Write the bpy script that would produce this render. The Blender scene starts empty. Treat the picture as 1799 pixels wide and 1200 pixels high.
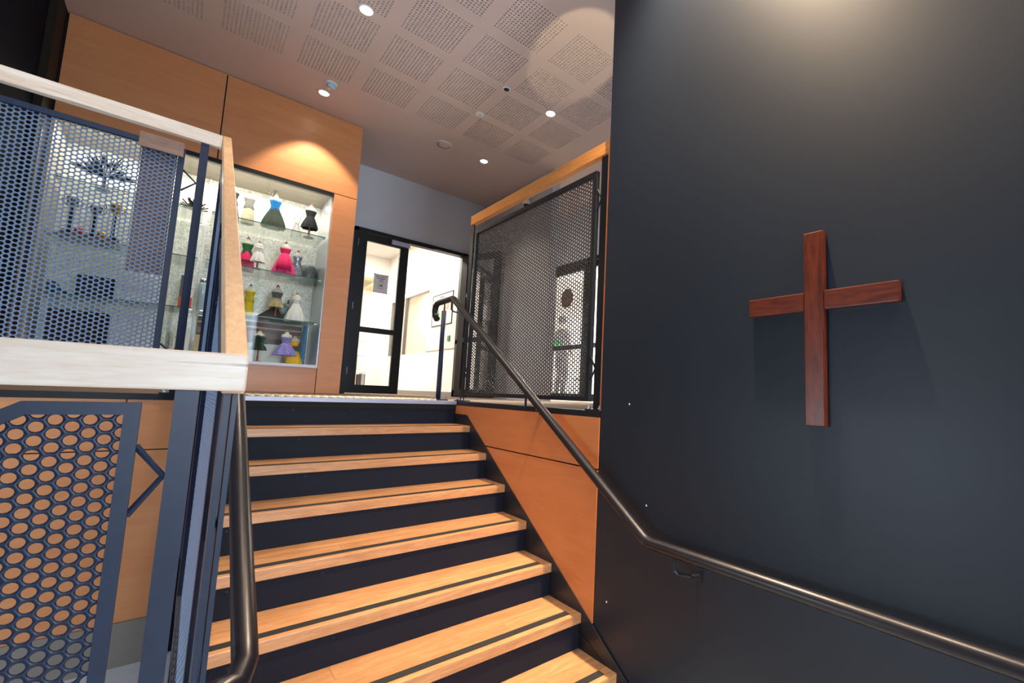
import bpy, bmesh, math, random
import numpy as np
from mathutils import Vector, Matrix

random.seed(7)
scene = bpy.context.scene
col = scene.collection
PI = math.pi

# ------------------------------------------------------------------ camera
FPX, YAW, PITCH, ROLL, CXP, CYP = 799.94, .7296, .0999, .0387, 1031.44, 617.14
def cam_axes():
    f = Vector((math.sin(YAW), math.cos(YAW), 0)); r = Vector((math.cos(YAW), -math.sin(YAW), 0)); u = Vector((0, 0, 1))
    f2 = math.cos(PITCH)*f + math.sin(PITCH)*u
    u2 = -math.sin(PITCH)*f + math.cos(PITCH)*u
    r3 = math.cos(ROLL)*r + math.sin(ROLL)*u2
    u3 = -math.sin(ROLL)*r + math.cos(ROLL)*u2
    return r3, u3, f2
cam_data = bpy.data.cameras.new('camera')
cam = bpy.data.objects.new('camera', cam_data); col.objects.link(cam)
_r, _u, _f = cam_axes()
M = Matrix((( _r.x, _u.x, -_f.x, 0), (_r.y, _u.y, -_f.y, 0), (_r.z, _u.z, -_f.z, .0764), (0, 0, 0, 1)))
cam.matrix_world = M
cam_data.sensor_fit = 'HORIZONTAL'; cam_data.sensor_width = 36
cam_data.lens = FPX/1799*36
cam_data.shift_x = (899.5-CXP)/1799
cam_data.shift_y = (CYP-600)/1799
cam_data.clip_start = .02
scene.camera = cam

# ------------------------------------------------------------------ world, large lights, exposure
def srgb(r, g, b):
    def c(v):
        v /= 255.
        return v/12.92 if v <= .04045 else ((v+.055)/1.055)**2.4
    return (c(r), c(g), c(b), 1)
world = bpy.data.worlds.new('world'); scene.world = world; world.use_nodes = True
world.node_tree.nodes['Background'].inputs[0].default_value = (.75, .87, 1, 1)
world.node_tree.nodes['Background'].inputs[1].default_value = 1.0
vs = scene.view_settings
vs.view_transform = 'Standard'; vs.look = 'None'; vs.gamma = 1; vs.use_curve_mapping = False
vs.exposure = 0.0

def aim(o, d):
    o.rotation_euler = Vector(d).to_track_quat('-Z', 'Y').to_euler()
def area(name, loc, d, sx, sy, power, color):
    l = bpy.data.lights.new(name, 'AREA'); l.shape = 'RECTANGLE'; l.size = sx; l.size_y = sy
    l.energy = power; l.color = color
    o = bpy.data.objects.new(name, l); col.objects.link(o); o.location = loc; aim(o, d); return o
def spot(name, loc, d, power, color, angle=75, blend=.6, radius=.035):
    l = bpy.data.lights.new(name, 'SPOT'); l.energy = power; l.color = color
    l.spot_size = math.radians(angle); l.spot_blend = blend; l.shadow_soft_size = radius
    o = bpy.data.objects.new(name, l); col.objects.link(o); o.location = loc; aim(o, d); return o
WARM = (1, .83, .64); COOL = (.72, .86, 1)
# daylight entering by the tall window at the far end of the lobby behind the camera
area('window_daylight', (.95, -4.9, .8), (-.05, 1, 0), 1.2, 2.6, 280, COOL)
# daylight from the low window on the left of the lower floor
area('low_window_daylight', (-3.45, 2.1, -.45), (1, .15, 0), 2.2, 1.3, 110, COOL)
HC = 3.07      # ceiling height above the landing (landing floor is z = 0)
ZF = -1.39     # lower floor

# ------------------------------------------------------------------ node helpers
MATS = {}
class NT:
    def __init__(s, name):
        s.m = bpy.data.materials.new(name); s.m.use_nodes = True
        s.t = s.m.node_tree; s.b = s.t.nodes['Principled BSDF']; s.out = s.t.nodes['Material Output']
        MATS[name] = s.m
    def n(s, typ, **k):
        x = s.t.nodes.new(typ)
        for a, v in k.items(): setattr(x, a, v)
        return x
    def l(s, a, b): s.t.links.new(a, b)
    def math(s, op, a, b=None):
        x = s.n('ShaderNodeMath', operation=op)
        for i, v in enumerate((a, b)):
            if v is None: continue
            if isinstance(v, (int, float)): x.inputs[i].default_value = v
            else: s.l(v, x.inputs[i])
        return x.outputs[0]
def plain(name, c, rough=.5, metal=0, spec=.5, noise=0, nscale=20, bump=0, emit=None, estr=0):
    q = NT(name); b = q.b
    b.inputs['Base Color'].default_value = c; b.inputs['Roughness'].default_value = rough
    b.inputs['Metallic'].default_value = metal; b.inputs['Specular IOR Level'].default_value = spec
    if noise or bump:
        tc = q.n('ShaderNodeTexCoord'); nz = q.n('ShaderNodeTexNoise'); nz.inputs['Scale'].default_value = nscale
        nz.inputs['Detail'].default_value = 4
        q.l(tc.outputs['Object'], nz.inputs['Vector'])
        if noise:
            cr = q.n('ShaderNodeValToRGB')
            cr.color_ramp.elements[0].position = .3; cr.color_ramp.elements[1].position = .7
            cr.color_ramp.elements[0].color = tuple(v*(1-noise) for v in c[:3])+(1,)
            cr.color_ramp.elements[1].color = tuple(min(1, v*(1+noise)) for v in c[:3])+(1,)
            q.l(nz.outputs[0], cr.inputs[0]); q.l(cr.outputs[0], b.inputs['Base Color'])
        if bump:
            bp = q.n('ShaderNodeBump'); bp.inputs['Strength'].default_value = bump; bp.inputs['Distance'].default_value = .004
            q.l(nz.outputs[0], bp.inputs['Height']); q.l(bp.outputs[0], b.inputs['Normal'])
    if emit:
        b.inputs['Emission Color'].default_value = emit; b.inputs['Emission Strength'].default_value = estr
    return q.m
def wood(name, dark, light, axis='X', scale=1.0, rough=.4, contrast=1.0, vary=.12, streak=None):
    q = NT(name); b = q.b
    tc = q.n('ShaderNodeTexCoord'); oi = q.n('ShaderNodeObjectInfo')
    mp = q.n('ShaderNodeMapping')
    sc = {'X': (1.2, 9, 9), 'Y': (9, 1.2, 9), 'Z': (9, 9, 1.2)}[axis]
    mp.inputs['Scale'].default_value = tuple(v*scale for v in sc)
    add = q.n('ShaderNodeVectorMath', operation='ADD')
    comb = q.n('ShaderNodeCombineXYZ')
    rnd = q.math('MULTIPLY', oi.outputs['Random'], 13.0)
    for i in range(3): q.l(rnd, comb.inputs[i])
    q.l(tc.outputs['Object'], add.inputs[0]); q.l(comb.outputs[0], add.inputs[1]); q.l(add.outputs[0], mp.inputs['Vector'])
    n1 = q.n('ShaderNodeTexNoise'); n1.inputs['Scale'].default_value = 1.2; n1.inputs['Detail'].default_value = 5; n1.inputs['Distortion'].default_value = 1.6
    n2 = q.n('ShaderNodeTexNoise'); n2.inputs['Scale'].default_value = 9; n2.inputs['Detail'].default_value = 4
    q.l(mp.outputs[0], n1.inputs['Vector']); q.l(mp.outputs[0], n2.inputs['Vector'])
    m = q.math('ADD', q.math('MULTIPLY', n1.outputs[0], .65), q.math('MULTIPLY', n2.outputs[0], .35))
    cr = q.n('ShaderNodeValToRGB'); e = cr.color_ramp.elements
    e[0].position = .5-.17/contrast; e[1].position = .5+.17/contrast; e[0].color = dark; e[1].color = light
    q.l(m, cr.inputs[0])
    hsv = q.n('ShaderNodeHueSaturation')
    val = q.math('ADD', q.math('MULTIPLY', oi.outputs['Random'], 2*vary), 1-vary)
    q.l(val, hsv.inputs['Value']); q.l(cr.outputs[0], hsv.inputs['Color'])
    last = hsv.outputs[0]
    if streak:
        n3 = q.n('ShaderNodeTexNoise'); n3.inputs['Scale'].default_value = 2.6; n3.inputs['Detail'].default_value = 2
        mp3 = q.n('ShaderNodeMapping'); s3 = {'X': (.5, 6, 14), 'Y': (14, .5, 6), 'Z': (6, 14, .5)}[axis]
        mp3.inputs['Scale'].default_value = tuple(v*scale for v in s3)
        q.l(add.outputs[0], mp3.inputs['Vector']); q.l(mp3.outputs[0], n3.inputs['Vector'])
        r3 = q.n('ShaderNodeValToRGB'); r3.color_ramp.elements[0].position = .66; r3.color_ramp.elements[1].position = .72
        q.l(n3.outputs[0], r3.inputs[0])
        mx = q.n('ShaderNodeMixRGB'); mx.inputs[2].default_value = streak
        q.l(q.math('MULTIPLY', r3.outputs[0], .55), mx.inputs[0]); q.l(last, mx.inputs[1]); last = mx.outputs[0]
    q.l(last, b.inputs['Base Color'])
    b.inputs['Roughness'].default_value = rough
    bp = q.n('ShaderNodeBump'); bp.inputs['Strength'].default_value = .06; bp.inputs['Distance'].default_value = .002
    q.l(n2.outputs[0], bp.inputs['Height']); q.l(bp.outputs[0], b.inputs['Normal'])
    return q.m
def clear_glass(name, tint, refl=.5):
    q = NT(name); t = q.t; t.nodes.remove(q.b)
    tr = q.n('ShaderNodeBsdfTransparent'); tr.inputs[0].default_value = tint
    gl = q.n('ShaderNodeBsdfGlossy'); gl.inputs['Roughness'].default_value = .02
    fr = q.n('ShaderNodeFresnel'); fr.inputs[0].default_value = 1.5
    mx = q.n('ShaderNodeMixShader')
    q.l(q.math('MULTIPLY', fr.outputs[0], refl), mx.inputs[0]); q.l(tr.outputs[0], mx.inputs[1]); q.l(gl.outputs[0], mx.inputs[2])
    q.l(mx.outputs[0], q.out.inputs[0])
    return q.m

W_PLY = wood('plywood', srgb(190, 122, 76), srgb(206, 142, 94), 'X', .8, .36, .7, .04)
W_PLYY = wood('plywood_side', srgb(184, 108, 62), srgb(202, 128, 78), 'Y', .8, .4, .7, .04)
W_RAIL = wood('beech_rail', srgb(224, 200, 176), srgb(244, 230, 214), 'X', 2.2, .35, 1.0, .03, srgb(120, 90, 66))
W_RAILY = wood('beech_rail_rake', srgb(206, 160, 116), srgb(232, 194, 150), 'Y', 2.0, .35, 1.0, .03)
W_RAILO = wood('oiled_rail', srgb(196, 122, 58), srgb(220, 150, 82), 'Y', 2.0, .35, 1.0, .03)
W_TREAD = wood('tread_timber', srgb(184, 126, 80), srgb(220, 168, 120), 'X', 2.4, .32, .9, .13)
W_CROSS = wood('mahogany', srgb(58, 20, 9), srgb(112, 46, 22), 'Z', 3.4, .3, .9, .04)
W_CROSSH = wood('mahogany_arm', srgb(58, 20, 9), srgb(112, 46, 22), 'Y', 3.4, .3, .9, .04)
W_BOARD = wood('brown_board', srgb(110, 82, 70), srgb(150, 118, 102), 'X', 3, .5, .8, .03)
W_DARK = wood('reflected_dark_wood', srgb(62, 36, 26), srgb(96, 60, 44), 'X', 3, .45, .8, .05)
W_FORM = wood('turned_wood', srgb(120, 76, 44), srgb(170, 118, 74), 'Z', 8, .45, .8, .05)
NAVY = plain('navy_paint', srgb(30, 42, 66), .42, 0, .4, .10, 30, .03)
NAVYLIT = plain('navy_mesh_lit', srgb(92, 112, 140), .42, .0, .6)  # lit copy of the navy paint: light on the mesh put into its colour
NAVYD = plain('dark_mesh_paint', srgb(34, 36, 42), .4, 0, .6)
BLACKM = plain('black_metal', srgb(24, 27, 34), .38, 0, .4)
PIPE = plain('bronze_pipe', srgb(31, 29, 35), .34, .25, .55, .12, 14, .02)
FRAME = plain('black_aluminium', srgb(20, 20, 23), .42, 0, .3)
STEEL = plain('bright_steel', srgb(190, 192, 198), .3, .9)
SILVER = plain('brushed_silver', srgb(176, 176, 196), .45, .35)
WALLD = plain('charcoal_wall', srgb(23, 32, 44), .43, 0, .36, .04, 3, .05)
WALLG = plain('grey_wall', srgb(196, 196, 202), .6, 0, .4, .02, 4)
WHITE = plain('white_wall', srgb(240, 234, 228), .6)
CEIL = plain('ceiling_paint', srgb(206, 186, 178), .8, 0, .2)
VOID = plain('ceiling_void', srgb(18, 16, 16), .9)
CARPET = plain('carpet', srgb(120, 104, 92), .95, 0, .1, .25, 160, .5)
VINYL = plain('vinyl_floor', srgb(176, 180, 188), .3, 0, .5, .05, 12)
SKIRT = plain('grey_skirting', srgb(128, 120, 112), .5)
JOINT = plain('dark_joint', srgb(16, 15, 15), .8)
GRIP = plain('grip_rubber', srgb(46, 46, 46), .8, 0, .3, .2, 200, .3)
STRG = plain('stringer_paint', srgb(34, 36, 44), .38, 0, .5, .08, 10)
GLASS = clear_glass('clear_glass', (.97, .985, .98, 1), .15)
DGLASS = clear_glass('door_glass', (.95, .97, .96, 1), .7)
SHELFG = clear_glass('shelf_glass', (.95, .985, .97, 1), .55)
EDGE = plain('glass_edge', srgb(28, 110, 84), .15, 0, .5)
PEACH = plain('peach_ceiling', srgb(236, 206, 164), .7)
PLAST = plain('white_plastic', srgb(226, 226, 226), .4)
SILL = plain('white_sill', srgb(214, 216, 232), .4)
CASEW = plain('case_lining', srgb(176, 164, 144), .5)
GREYP = plain('pinboard_grey', srgb(206, 204, 200), .7)
def glow(name, c, s): return plain(name, (c[0], c[1], c[2], 1), .5, emit=(c[0], c[1], c[2], 1), estr=s)
LAMP = glow('lamp_lens', (1, .90, .74), 18)
PANEL = glow('light_panel', (1, .95, .86), 6)
STRIP = glow('case_strip_light', (1, .95, .84), 1.5)

def riser_mat():
    q = NT('riser_mesh'); b = q.b
    tc = q.n('ShaderNodeTexCoord'); sep = q.n('ShaderNodeSeparateXYZ'); q.l(tc.outputs['Object'], sep.inputs[0])
    def wv(o, ph): return q.math('SINE', q.math('ADD', q.math('MULTIPLY', o, 2*PI/.009), ph))
    u = q.math('ADD', sep.outputs[0], sep.outputs[2]); v = q.math('SUBTRACT', sep.outputs[0], sep.outputs[2])
    w = q.math('MULTIPLY', wv(u, 0), wv(v, 0))
    cr = q.n('ShaderNodeValToRGB'); cr.color_ramp.elements[0].position = 0; cr.color_ramp.elements[1].position = .55
    cr.color_ramp.elements[0].color = srgb(30, 35, 50); cr.color_ramp.elements[1].color = srgb(8, 9, 13)
    q.l(w, cr.inputs[0]); q.l(cr.outputs[0], b.inputs['Base Color'])
    b.inputs['Roughness'].default_value = .6; b.inputs['Specular IOR Level'].default_value = .18
    return q.m
RISER = riser_mat()
def sparkle_mat():
    q = NT('sparkle_backing'); b = q.b
    tc = q.n('ShaderNodeTexCoord'); v = q.n('ShaderNodeTexVoronoi'); v.inputs['Scale'].default_value = 70
    q.l(tc.outputs['Object'], v.inputs['Vector'])
    cr = q.n('ShaderNodeValToRGB'); e = cr.color_ramp.elements
    e[0].position = .1; e[0].color = srgb(206, 198, 184); e[1].position = .9; e[1].color = srgb(250, 246, 234)
    bw = q.n('ShaderNodeRGBToBW'); q.l(v.outputs['Color'], bw.inputs[0]); q.l(bw.outputs[0], cr.inputs[0])
    q.l(cr.outputs[0], b.inputs['Base Color']); b.inputs['Roughness'].default_value = .3; b.inputs['Metallic'].default_value = .05
    bp = q.n('ShaderNodeBump'); bp.inputs['Strength'].default_value = .5; bp.inputs['Distance'].default_value = .004
    q.l(bw.outputs[0], bp.inputs['Height']); q.l(bp.outputs[0], b.inputs['Normal'])
    return q.m
SPARK = sparkle_mat()
def spotty(name, c0, c1, scale, lo=.25, hi=.35, rough=.6, metal=0):
    q = NT(name); b = q.b
    tc = q.n('ShaderNodeTexCoord'); v = q.n('ShaderNodeTexVoronoi'); v.inputs['Scale'].default_value = scale
    q.l(tc.outputs['Object'], v.inputs['Vector'])
    cr = q.n('ShaderNodeValToRGB'); e = cr.color_ramp.elements
    e[0].position = lo; e[0].color = c0; e[1].position = hi; e[1].color = c1
    q.l(v.outputs['Distance'], cr.inputs[0]); q.l(cr.outputs[0], b.inputs['Base Color'])
    b.inputs['Roughness'].default_value = rough; b.inputs['Metallic'].default_value = metal
    return q.m

# ------------------------------------------------------------------ geometry helpers
WL = {}          # world location of parents
def link(name, me, mat, parent=None, smooth=False):
    o = bpy.data.objects.new(name, me); col.objects.link(o)
    if mat is not None: me.materials.append(mat)
    if smooth:
        me.polygons.foreach_set('use_smooth', [True]*len(me.polygons))
    if parent is not None: o.parent = parent
    return o
def base_of(p):
    v = Vector((0, 0, 0))
    while p is not None:
        v += Vector(p.location); p = p.parent
    return v
def mesh(name, verts, faces, mat, parent=None, smooth=False):
    off = base_of(parent)
    me = bpy.data.meshes.new(name)
    me.from_pydata([tuple(Vector(v)-off) for v in verts], [], faces); me.update()
    return link(name, me, mat, parent, smooth)
def tag(o, label, cat, group=None):
    o['label'] = label; o['category'] = cat
    if group: o['group'] = group
    return o
def thing(name, label, cat, loc, group=None):
    o = bpy.data.objects.new(name, None); col.objects.link(o); o.location = loc; o.empty_display_size = .05
    return tag(o, label, cat, group)
def structure(o, label=None):
    o['kind'] = 'structure'
    if label: o['label'] = label
    return o
class MB:
    def __init__(s): s.v = []; s.f = []
    def add(s, v, f):
        k = len(s.v); s.v += [tuple(p) for p in v]; s.f += [tuple(i+k for i in q) for q in f]; return s
    def box(s, x0, x1, y0, y1, z0, z1):
        v = [(x, y, z) for z in (z0, z1) for y in (y0, y1) for x in (x0, x1)]
        return s.add(v, [(0, 2, 3, 1), (4, 5, 7, 6), (0, 1, 5, 4), (2, 6, 7, 3), (0, 4, 6, 2), (1, 3, 7, 5)])
    def prism(s, poly, fn):            # poly in (u,v); fn(u,v,t) t in 0/1 -> point
        n = len(poly)
        v = [fn(u, w, 0) for u, w in poly]+[fn(u, w, 1) for u, w in poly]
        f = [tuple(range(n))[::-1], tuple(range(n, 2*n))]+[(i, (i+1) % n, n+(i+1) % n, n+i) for i in range(n)]
        return s.add(v, f)
    def tube(s, pts, r, seg=10, caps=True):
        pts = [Vector(p) for p in pts]; rings = []
        rr = r if isinstance(r, (list, tuple)) else [r]*len(pts)
        prev = None
        for i, p in enumerate(pts):
            if i == 0: d = pts[1]-pts[0]
            elif i == len(pts)-1: d = pts[-1]-pts[-2]
            else: d = (pts[i+1]-p).normalized()+(p-pts[i-1]).normalized()
            d.normalize()
            if prev is None:
                a = Vector((0, 0, 1)) if abs(d.z) < .9 else Vector((1, 0, 0))
                n = d.cross(a).normalized()
            else:
                n = (prev-d*prev.dot(d)).normalized()
            prev = n; b = d.cross(n)
            k = 1.0
            if 0 < i < len(pts)-1:
                c = (pts[i+1]-p).normalized().dot((p-pts[i-1]).normalized()); k = 1/max(.5, math.sqrt(max(0.01, (1+c)/2)))
            rings.append([p+(n*math.cos(2*PI*j/seg)+b*math.sin(2*PI*j/seg))*rr[i] for j in range(seg)])
        v = [q for g in rings for q in g]; f = []
        for i in range(len(rings)-1):
            for j in range(seg):
                f.append((i*seg+j, i*seg+(j+1) % seg, (i+1)*seg+(j+1) % seg, (i+1)*seg+j))
        if caps: f += [tuple(range(seg))[::-1], tuple(range((len(rings)-1)*seg, len(rings)*seg))]
        return s.add(v, f)
    def lathe(s, prof, c, seg=20, rip=0, nrip=8, ph=0, sx=1, sy=1, caps=True):
        # prof [(r,z)] about vertical axis at c ; ripple grows along the profile
        v = []; f = []; n = len(prof)
        for i, (r, z) in enumerate(prof):
            for j in range(seg):
                a = 2*PI*j/seg
                q = r*(1+rip*(1-i/(n-1))*math.sin(nrip*a+ph))
                v.append((c[0]+q*math.cos(a)*sx, c[1]+q*math.sin(a)*sy, c[2]+z))
        for i in range(n-1):
            for j in range(seg):
                f.append((i*seg+j, i*seg+(j+1) % seg, (i+1)*seg+(j+1) % seg, (i+1)*seg+j))
        if caps: f += [tuple(range(seg))[::-1], tuple(range((n-1)*seg, n*seg))]
        return s.add(v, f)
    def obj(s, name, mat, parent=None, smooth=False, bevel=0):
        o = mesh(name, s.v, s.f, mat, parent, smooth)
        if bevel:
            b = bmesh.new(); b.from_mesh(o.data)
            bmesh.ops.bevel(b, geom=list(b.edges), offset=bevel, segments=2, affect='EDGES', profile=.6)
            b.to_mesh(o.data); b.free()
        return o
def box(name, x0, x1, y0, y1, z0, z1, mat, parent=None, bevel=0):
    return MB().box(x0, x1, y0, y1, z0, z1).obj(name, mat, parent, False, bevel)
def arc(c, r, a0, a1, n, fn):
    return [fn(c[0]+r*math.cos(a0+(a1-a0)*i/n), c[1]+r*math.sin(a0+(a1-a0)*i/n)) for i in range(n+1)]

def inside(poly, u, v, grow):          # convex polygon given counter-clockwise, grown outward
    n = len(poly)
    ok = np.ones(u.shape, bool)
    for i in range(n):
        (x0, y0), (x1, y1) = poly[i], poly[(i+1) % n]
        L = math.hypot(x1-x0, y1-y0)
        d = ((x1-x0)*(v-y0)-(y1-y0)*(u-x0))/L
        ok &= d > -grow
    return ok
def perforated(name, poly, to3, mat, parent, pitch=.0232, hole=.0087, thick=.002, seg=12):
    """sheet of staggered round holes; to3(u, v, t) maps arrays to 3D arrays"""
    us = [p[0] for p in poly]; vsn = [p[1] for p in poly]
    cw = pitch*math.sqrt(3)/2
    ci = np.arange(int((max(us)-min(us))/cw)+3); ri = np.arange(int((max(vsn)-min(vsn))/pitch)+3)
    I, J = np.meshgrid(ci, ri, indexing='ij')
    U = min(us)+(I-.5)*cw; V = min(vsn)+(J-.5)*pitch+np.where(I % 2 == 1, pitch/2, 0)
    k = inside(poly, U, V, pitch*.35); U = U[k]; V = V[k]; n = len(U)
    ang = np.arange(seg)*2*PI/seg
    # hexagon with corners at 0, 60.. degrees (flat sides top and bottom)
    Rh = pitch/math.sqrt(3)
    am = ((ang+PI/6) % (PI/3))-PI/6
    am2 = (ang % (PI/3))-PI/6
    rad = (pitch/2)/np.cos(am2)
    ox, oy = rad*np.cos(ang), rad*np.sin(ang); hx, hy = hole*np.cos(ang), hole*np.sin(ang)
    verts = []
    for t in (0, 1):
        for (dx, dy) in ((ox, oy), (hx, hy)):
            verts.append(np.stack(to3(U[:, None]+dx[None], V[:, None]+dy[None], t*thick), -1))
    vv = np.stack(verts, 1).reshape(-1, 3)          # n,4,seg,3
    off = np.array(base_of(parent)); vv = vv-off
    j = np.arange(seg); j2 = (j+1) % seg
    fr = np.stack([j, j2, seg+j2, seg+j], -1)
    bk = np.stack([2*seg+j2, 2*seg+j, 3*seg+j, 3*seg+j2], -1)
    inn = np.stack([seg+j, seg+j2, 3*seg+j2, 3*seg+j], -1)
    tmpl = np.concatenate([fr, bk, inn], 0)
    F = (tmpl[None]+(np.arange(n)*4*seg)[:, None, None]).reshape(-1, 4)
    me = bpy.data.meshes.new(name)
    me.vertices.add(len(vv)); me.vertices.foreach_set('co', vv.astype(np.float32).ravel())
    me.loops.add(F.size); me.loops.foreach_set('vertex_index', F.astype(np.int32).ravel())
    me.polygons.add(len(F)); me.polygons.foreach_set('loop_start', np.arange(0, F.size, 4, dtype=np.int32))
    me.update(calc_edges=True); me.validate()
    return link(name, me, mat, parent)
def frame_bars(poly, to3, w, d, inward=True):
    """closed mitred frame of width w along polygon (ccw, outer edge), depth d"""
    n = len(poly); inner = []
    for i in range(n):
        p0, p1, p2 = Vector(poly[i-1]), Vector(poly[i]), Vector(poly[(i+1) % n])
        d1 = (p1-p0).normalized(); d2 = (p2-p1).normalized()
        n1 = Vector((-d1.y, d1.x)); n2 = Vector((-d2.y, d2.x))
        b = (n1+n2); b = b/(b.length**2)*2
        inner.append(p1+b*w)
    v = []; f = []
    for t in (0, d):
        v += [to3(p[0], p[1], t) for p in poly]; v += [to3(p.x, p.y, t) for p in inner]
    for i in range(n):
        k = (i+1) % n
        f += [(i, k, n+k, n+i), (2*n+k, 2*n+i, 3*n+i, 3*n+k), (i, 2*n+i, 2*n+k, k), (n+i, n+k, 3*n+k, 3*n+i)]
    m = MB(); m.add(v, f); return m, [(p.x, p.y) for p in inner]

# ================================================================== SETTING
structure(box('floor', -3.5, 1.68, -5.1, 3.5, ZF-.1, ZF, VINYL))
m = MB(); m.box(-3.5, 1.68, 3.447, 12.6, -.28, 0); m.box(1.69, 9.0, 1.76, 12.6, -.28, 0)
structure(m.obj('floor_landing', CARPET), 'brown grey carpeted upper landing')

# ceiling with perforated square tiles
TX0, TY0, TP, TW = -.011-3*.5525, 4.810, .5525, .443
xs = [TX0+i*TP for i in range(9)]; ysr = [TY0-i*TP for i in range(4)]
ceil_cells = []
gx = sorted([-3.5, 9.0]+[v for x in xs for v in (x, x+TW)])
gy = sorted([-5.0, 6.45]+[v for y in ysr for v in (y-TW, y)])
m = MB()
for i in range(len(gx)-1):
    for j in range(len(gy)-1):
        cx_, cy_ = (gx[i]+gx[i+1])/2, (gy[j]+gy[j+1])/2
        if any(x < cx_ < x+TW for x in xs) and any(y-TW < cy_ < y for y in ysr): continue
        m.add([(gx[i], gy[j], HC), (gx[i+1], gy[j], HC), (gx[i+1], gy[j+1], HC), (gx[i], gy[j+1], HC)], [(0, 3, 2, 1)])
m.box(-3.5, 9.0, -5, 6.6, HC+.06, HC+.1)
ceiling = structure(m.obj('ceiling', CEIL))
def tile_mesh():
    N = 16; p = TW/N; seg = 8; r = p*.28; v = []; f = []
    for i in range(N):
        for j in range(N):
            cx_, cy_ = (i+.5)*p, (j+.5)*p; k = len(v)
            for a in range(seg):
                t = 2*PI*a/seg; c, s_ = math.cos(t), math.sin(t); q = max(abs(c), abs(s_))
                v.append((cx_+c/q*p/2, cy_+s_/q*p/2, 0))
            for a in range(seg):
                t = 2*PI*a/seg; v.append((cx_+r*math.cos(t), cy_+r*math.sin(t), 0))
            for a in range(seg):
                t = 2*PI*a/seg; v.append((cx_+r*math.cos(t), cy_+r*math.sin(t), .012))
            for a in range(seg):
                b = (a+1) % seg
                f += [(k+a, k+seg+a, k+seg+b, k+b), (k+seg+a, k+2*seg+a, k+2*seg+b, k+seg+b)]
    me = bpy.data.meshes.new('perforated_tile'); me.from_pydata(v, [], f); me.update(); me.materials.append(CEIL); return me
tme = tile_mesh()
for y in ysr:
    for x in xs:
        o = bpy.data.objects.new('perforated_tile', tme); col.objects.link(o); o.parent = ceiling; o.location = (x, y-TW, HC)
vb = MB()
vb.box(xs[0]-.05, xs[-1]+TW+.05, ysr[-1]-TW-.05, ysr[0]+.05, HC+.035, HC+.05)
vb.obj('void_backing', VOID, ceiling)

# dark wall carrying the cross
wd = structure(box('wall_right', 1.68, 1.80, -5, 1.752, ZF, HC, WALLD), 'dark charcoal painted wall beside the stairs')
for y, z in ((1.545, .045), (1.42, -.42), (1.66, -.93)):
    box('paint_chip', 1.6785, 1.681, y, y+.006, z, z+.008, PLAST, wd)
structure(box('trim_1', 1.684, 1.70, 1.752, 1.766, .0, 1.54, W_PLYY), 'thin orange timber edge strip on the dark wall end')
# side wall under the landing (right of the stairs): backing and plywood panels
sw = structure(box('wall_stair_side', 1.692, 1.80, 1.752, 3.52, ZF, -.281, JOINT), 'plywood clad wall beside the stairs under the landing')
def yz(x0, x1): return lambda u, v, t: (x0+(x1-x0)*t, u, v)
SL = (-.0955+1.066)/(3.221-1.749)      # slope of stringer edge
def zd(y): return -.0955-(3.221-y)*SL
def yd(z): return 3.221-(-.0955-z)/SL
MB().prism([(3.42, -.03), (3.42, -.0955), (3.221, -.0955), (yd(-.295), -.295), (1.756, -.295), (1.756, -.03)], yz(1.6748, 1.692)).obj('plywood_panel', W_PLYY, sw)
MB().prism([(yd(-.303), -.303), (1.756, zd(1.756)), (1.756, -.303)], yz(1.6748, 1.692)).obj('plywood_panel', W_PLYY, sw)
box('edge_angle', 1.676, 1.70, 1.756, 3.42, -.03, .004, BLACKM, sw)
# fascia under the landing, left of the stairs
wf = structure(box('wall_under_landing', -3.5, 1.68, 3.445, 3.52, ZF, -.281, JOINT), 'plywood clad wall under the landing edge')
for a, b in ((-3.4, -2.6), (-2.594, -1.792), (-1.786, -.986), (-.98, -.188), (-.182, .07)):
    box('plywood_panel', a, b, 3.422, 3.445, -.293, -.03, W_PLY, wf)
for a, b in ((-3.4, -2.2), (-2.194, -1.03), (-1.024, .07)):
    box('plywood_panel', a, b, 3.422, 3.445, -1.17, -.299, W_PLY, wf)
box('edge_angle', -3.5, .07, 3.412, 3.45, -.028, .004, BLACKM, wf)
structure(box('baseboard_left', -3.5, .06, 3.41, 3.445, ZF, -1.172, SKIRT))

# plywood wall that holds the display case
YW = 5.5
wl = MB(); wl.box(-.95, 1.32, YW+.03, 6.2, 2.20, HC); wl.box(1.10, 1.32, YW+.03, 6.44, 0, HC); wl.box(-.95, 1.10, 6.1, 6.44, 0, HC); wl.box(-.95, 1.1, YW+.03, 6.2, 0, .26)
wl.box(-.98, -.945, YW+.03, 6.44, 0, HC)
wall_case = structure(wl.obj('wall_display', JOINT), 'plywood clad wall around the display case')
box('plywood_panel', -.94, .083, YW, YW+.03, 2.205, HC-.006, W_PLY, wall_case)
box('plywood_panel', .093, 1.324, YW, YW+.03, 2.205, HC-.006, W_PLY, wall_case)
box('plywood_panel', 1.096, 1.324, YW, YW+.03, .004, 2.197, W_PLY, wall_case)
box('plywood_panel', -.94, .26, YW, YW+.03, .004, .268, W_PLY, wall_case)
box('plywood_panel', .266, 1.088, YW, YW+.03, .004, .268, W_PLY, wall_case)
# dark recess to the left of the plywood wall
DREC = plain('dark_recess', srgb(10, 17, 28), .85, 0, .08)
wr = structure(box('wall_left_upper', -1.10, -1.0, 3.47, 6.4, 0, HC, DREC), 'dark navy wall beside the plywood wall behind the mesh')
structure(box('trim_2', -1.0, -.955, 5.22, 5.52, 0, HC, plain('dark_brown_jamb', srgb(36, 28, 23), .7, 0, .2)), 'dark brown jamb at the end of the plywood wall')
box('edge_strip', -.956, -.950, 5.30, 5.37, 0, 1.98, SKIRT, wr)

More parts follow.
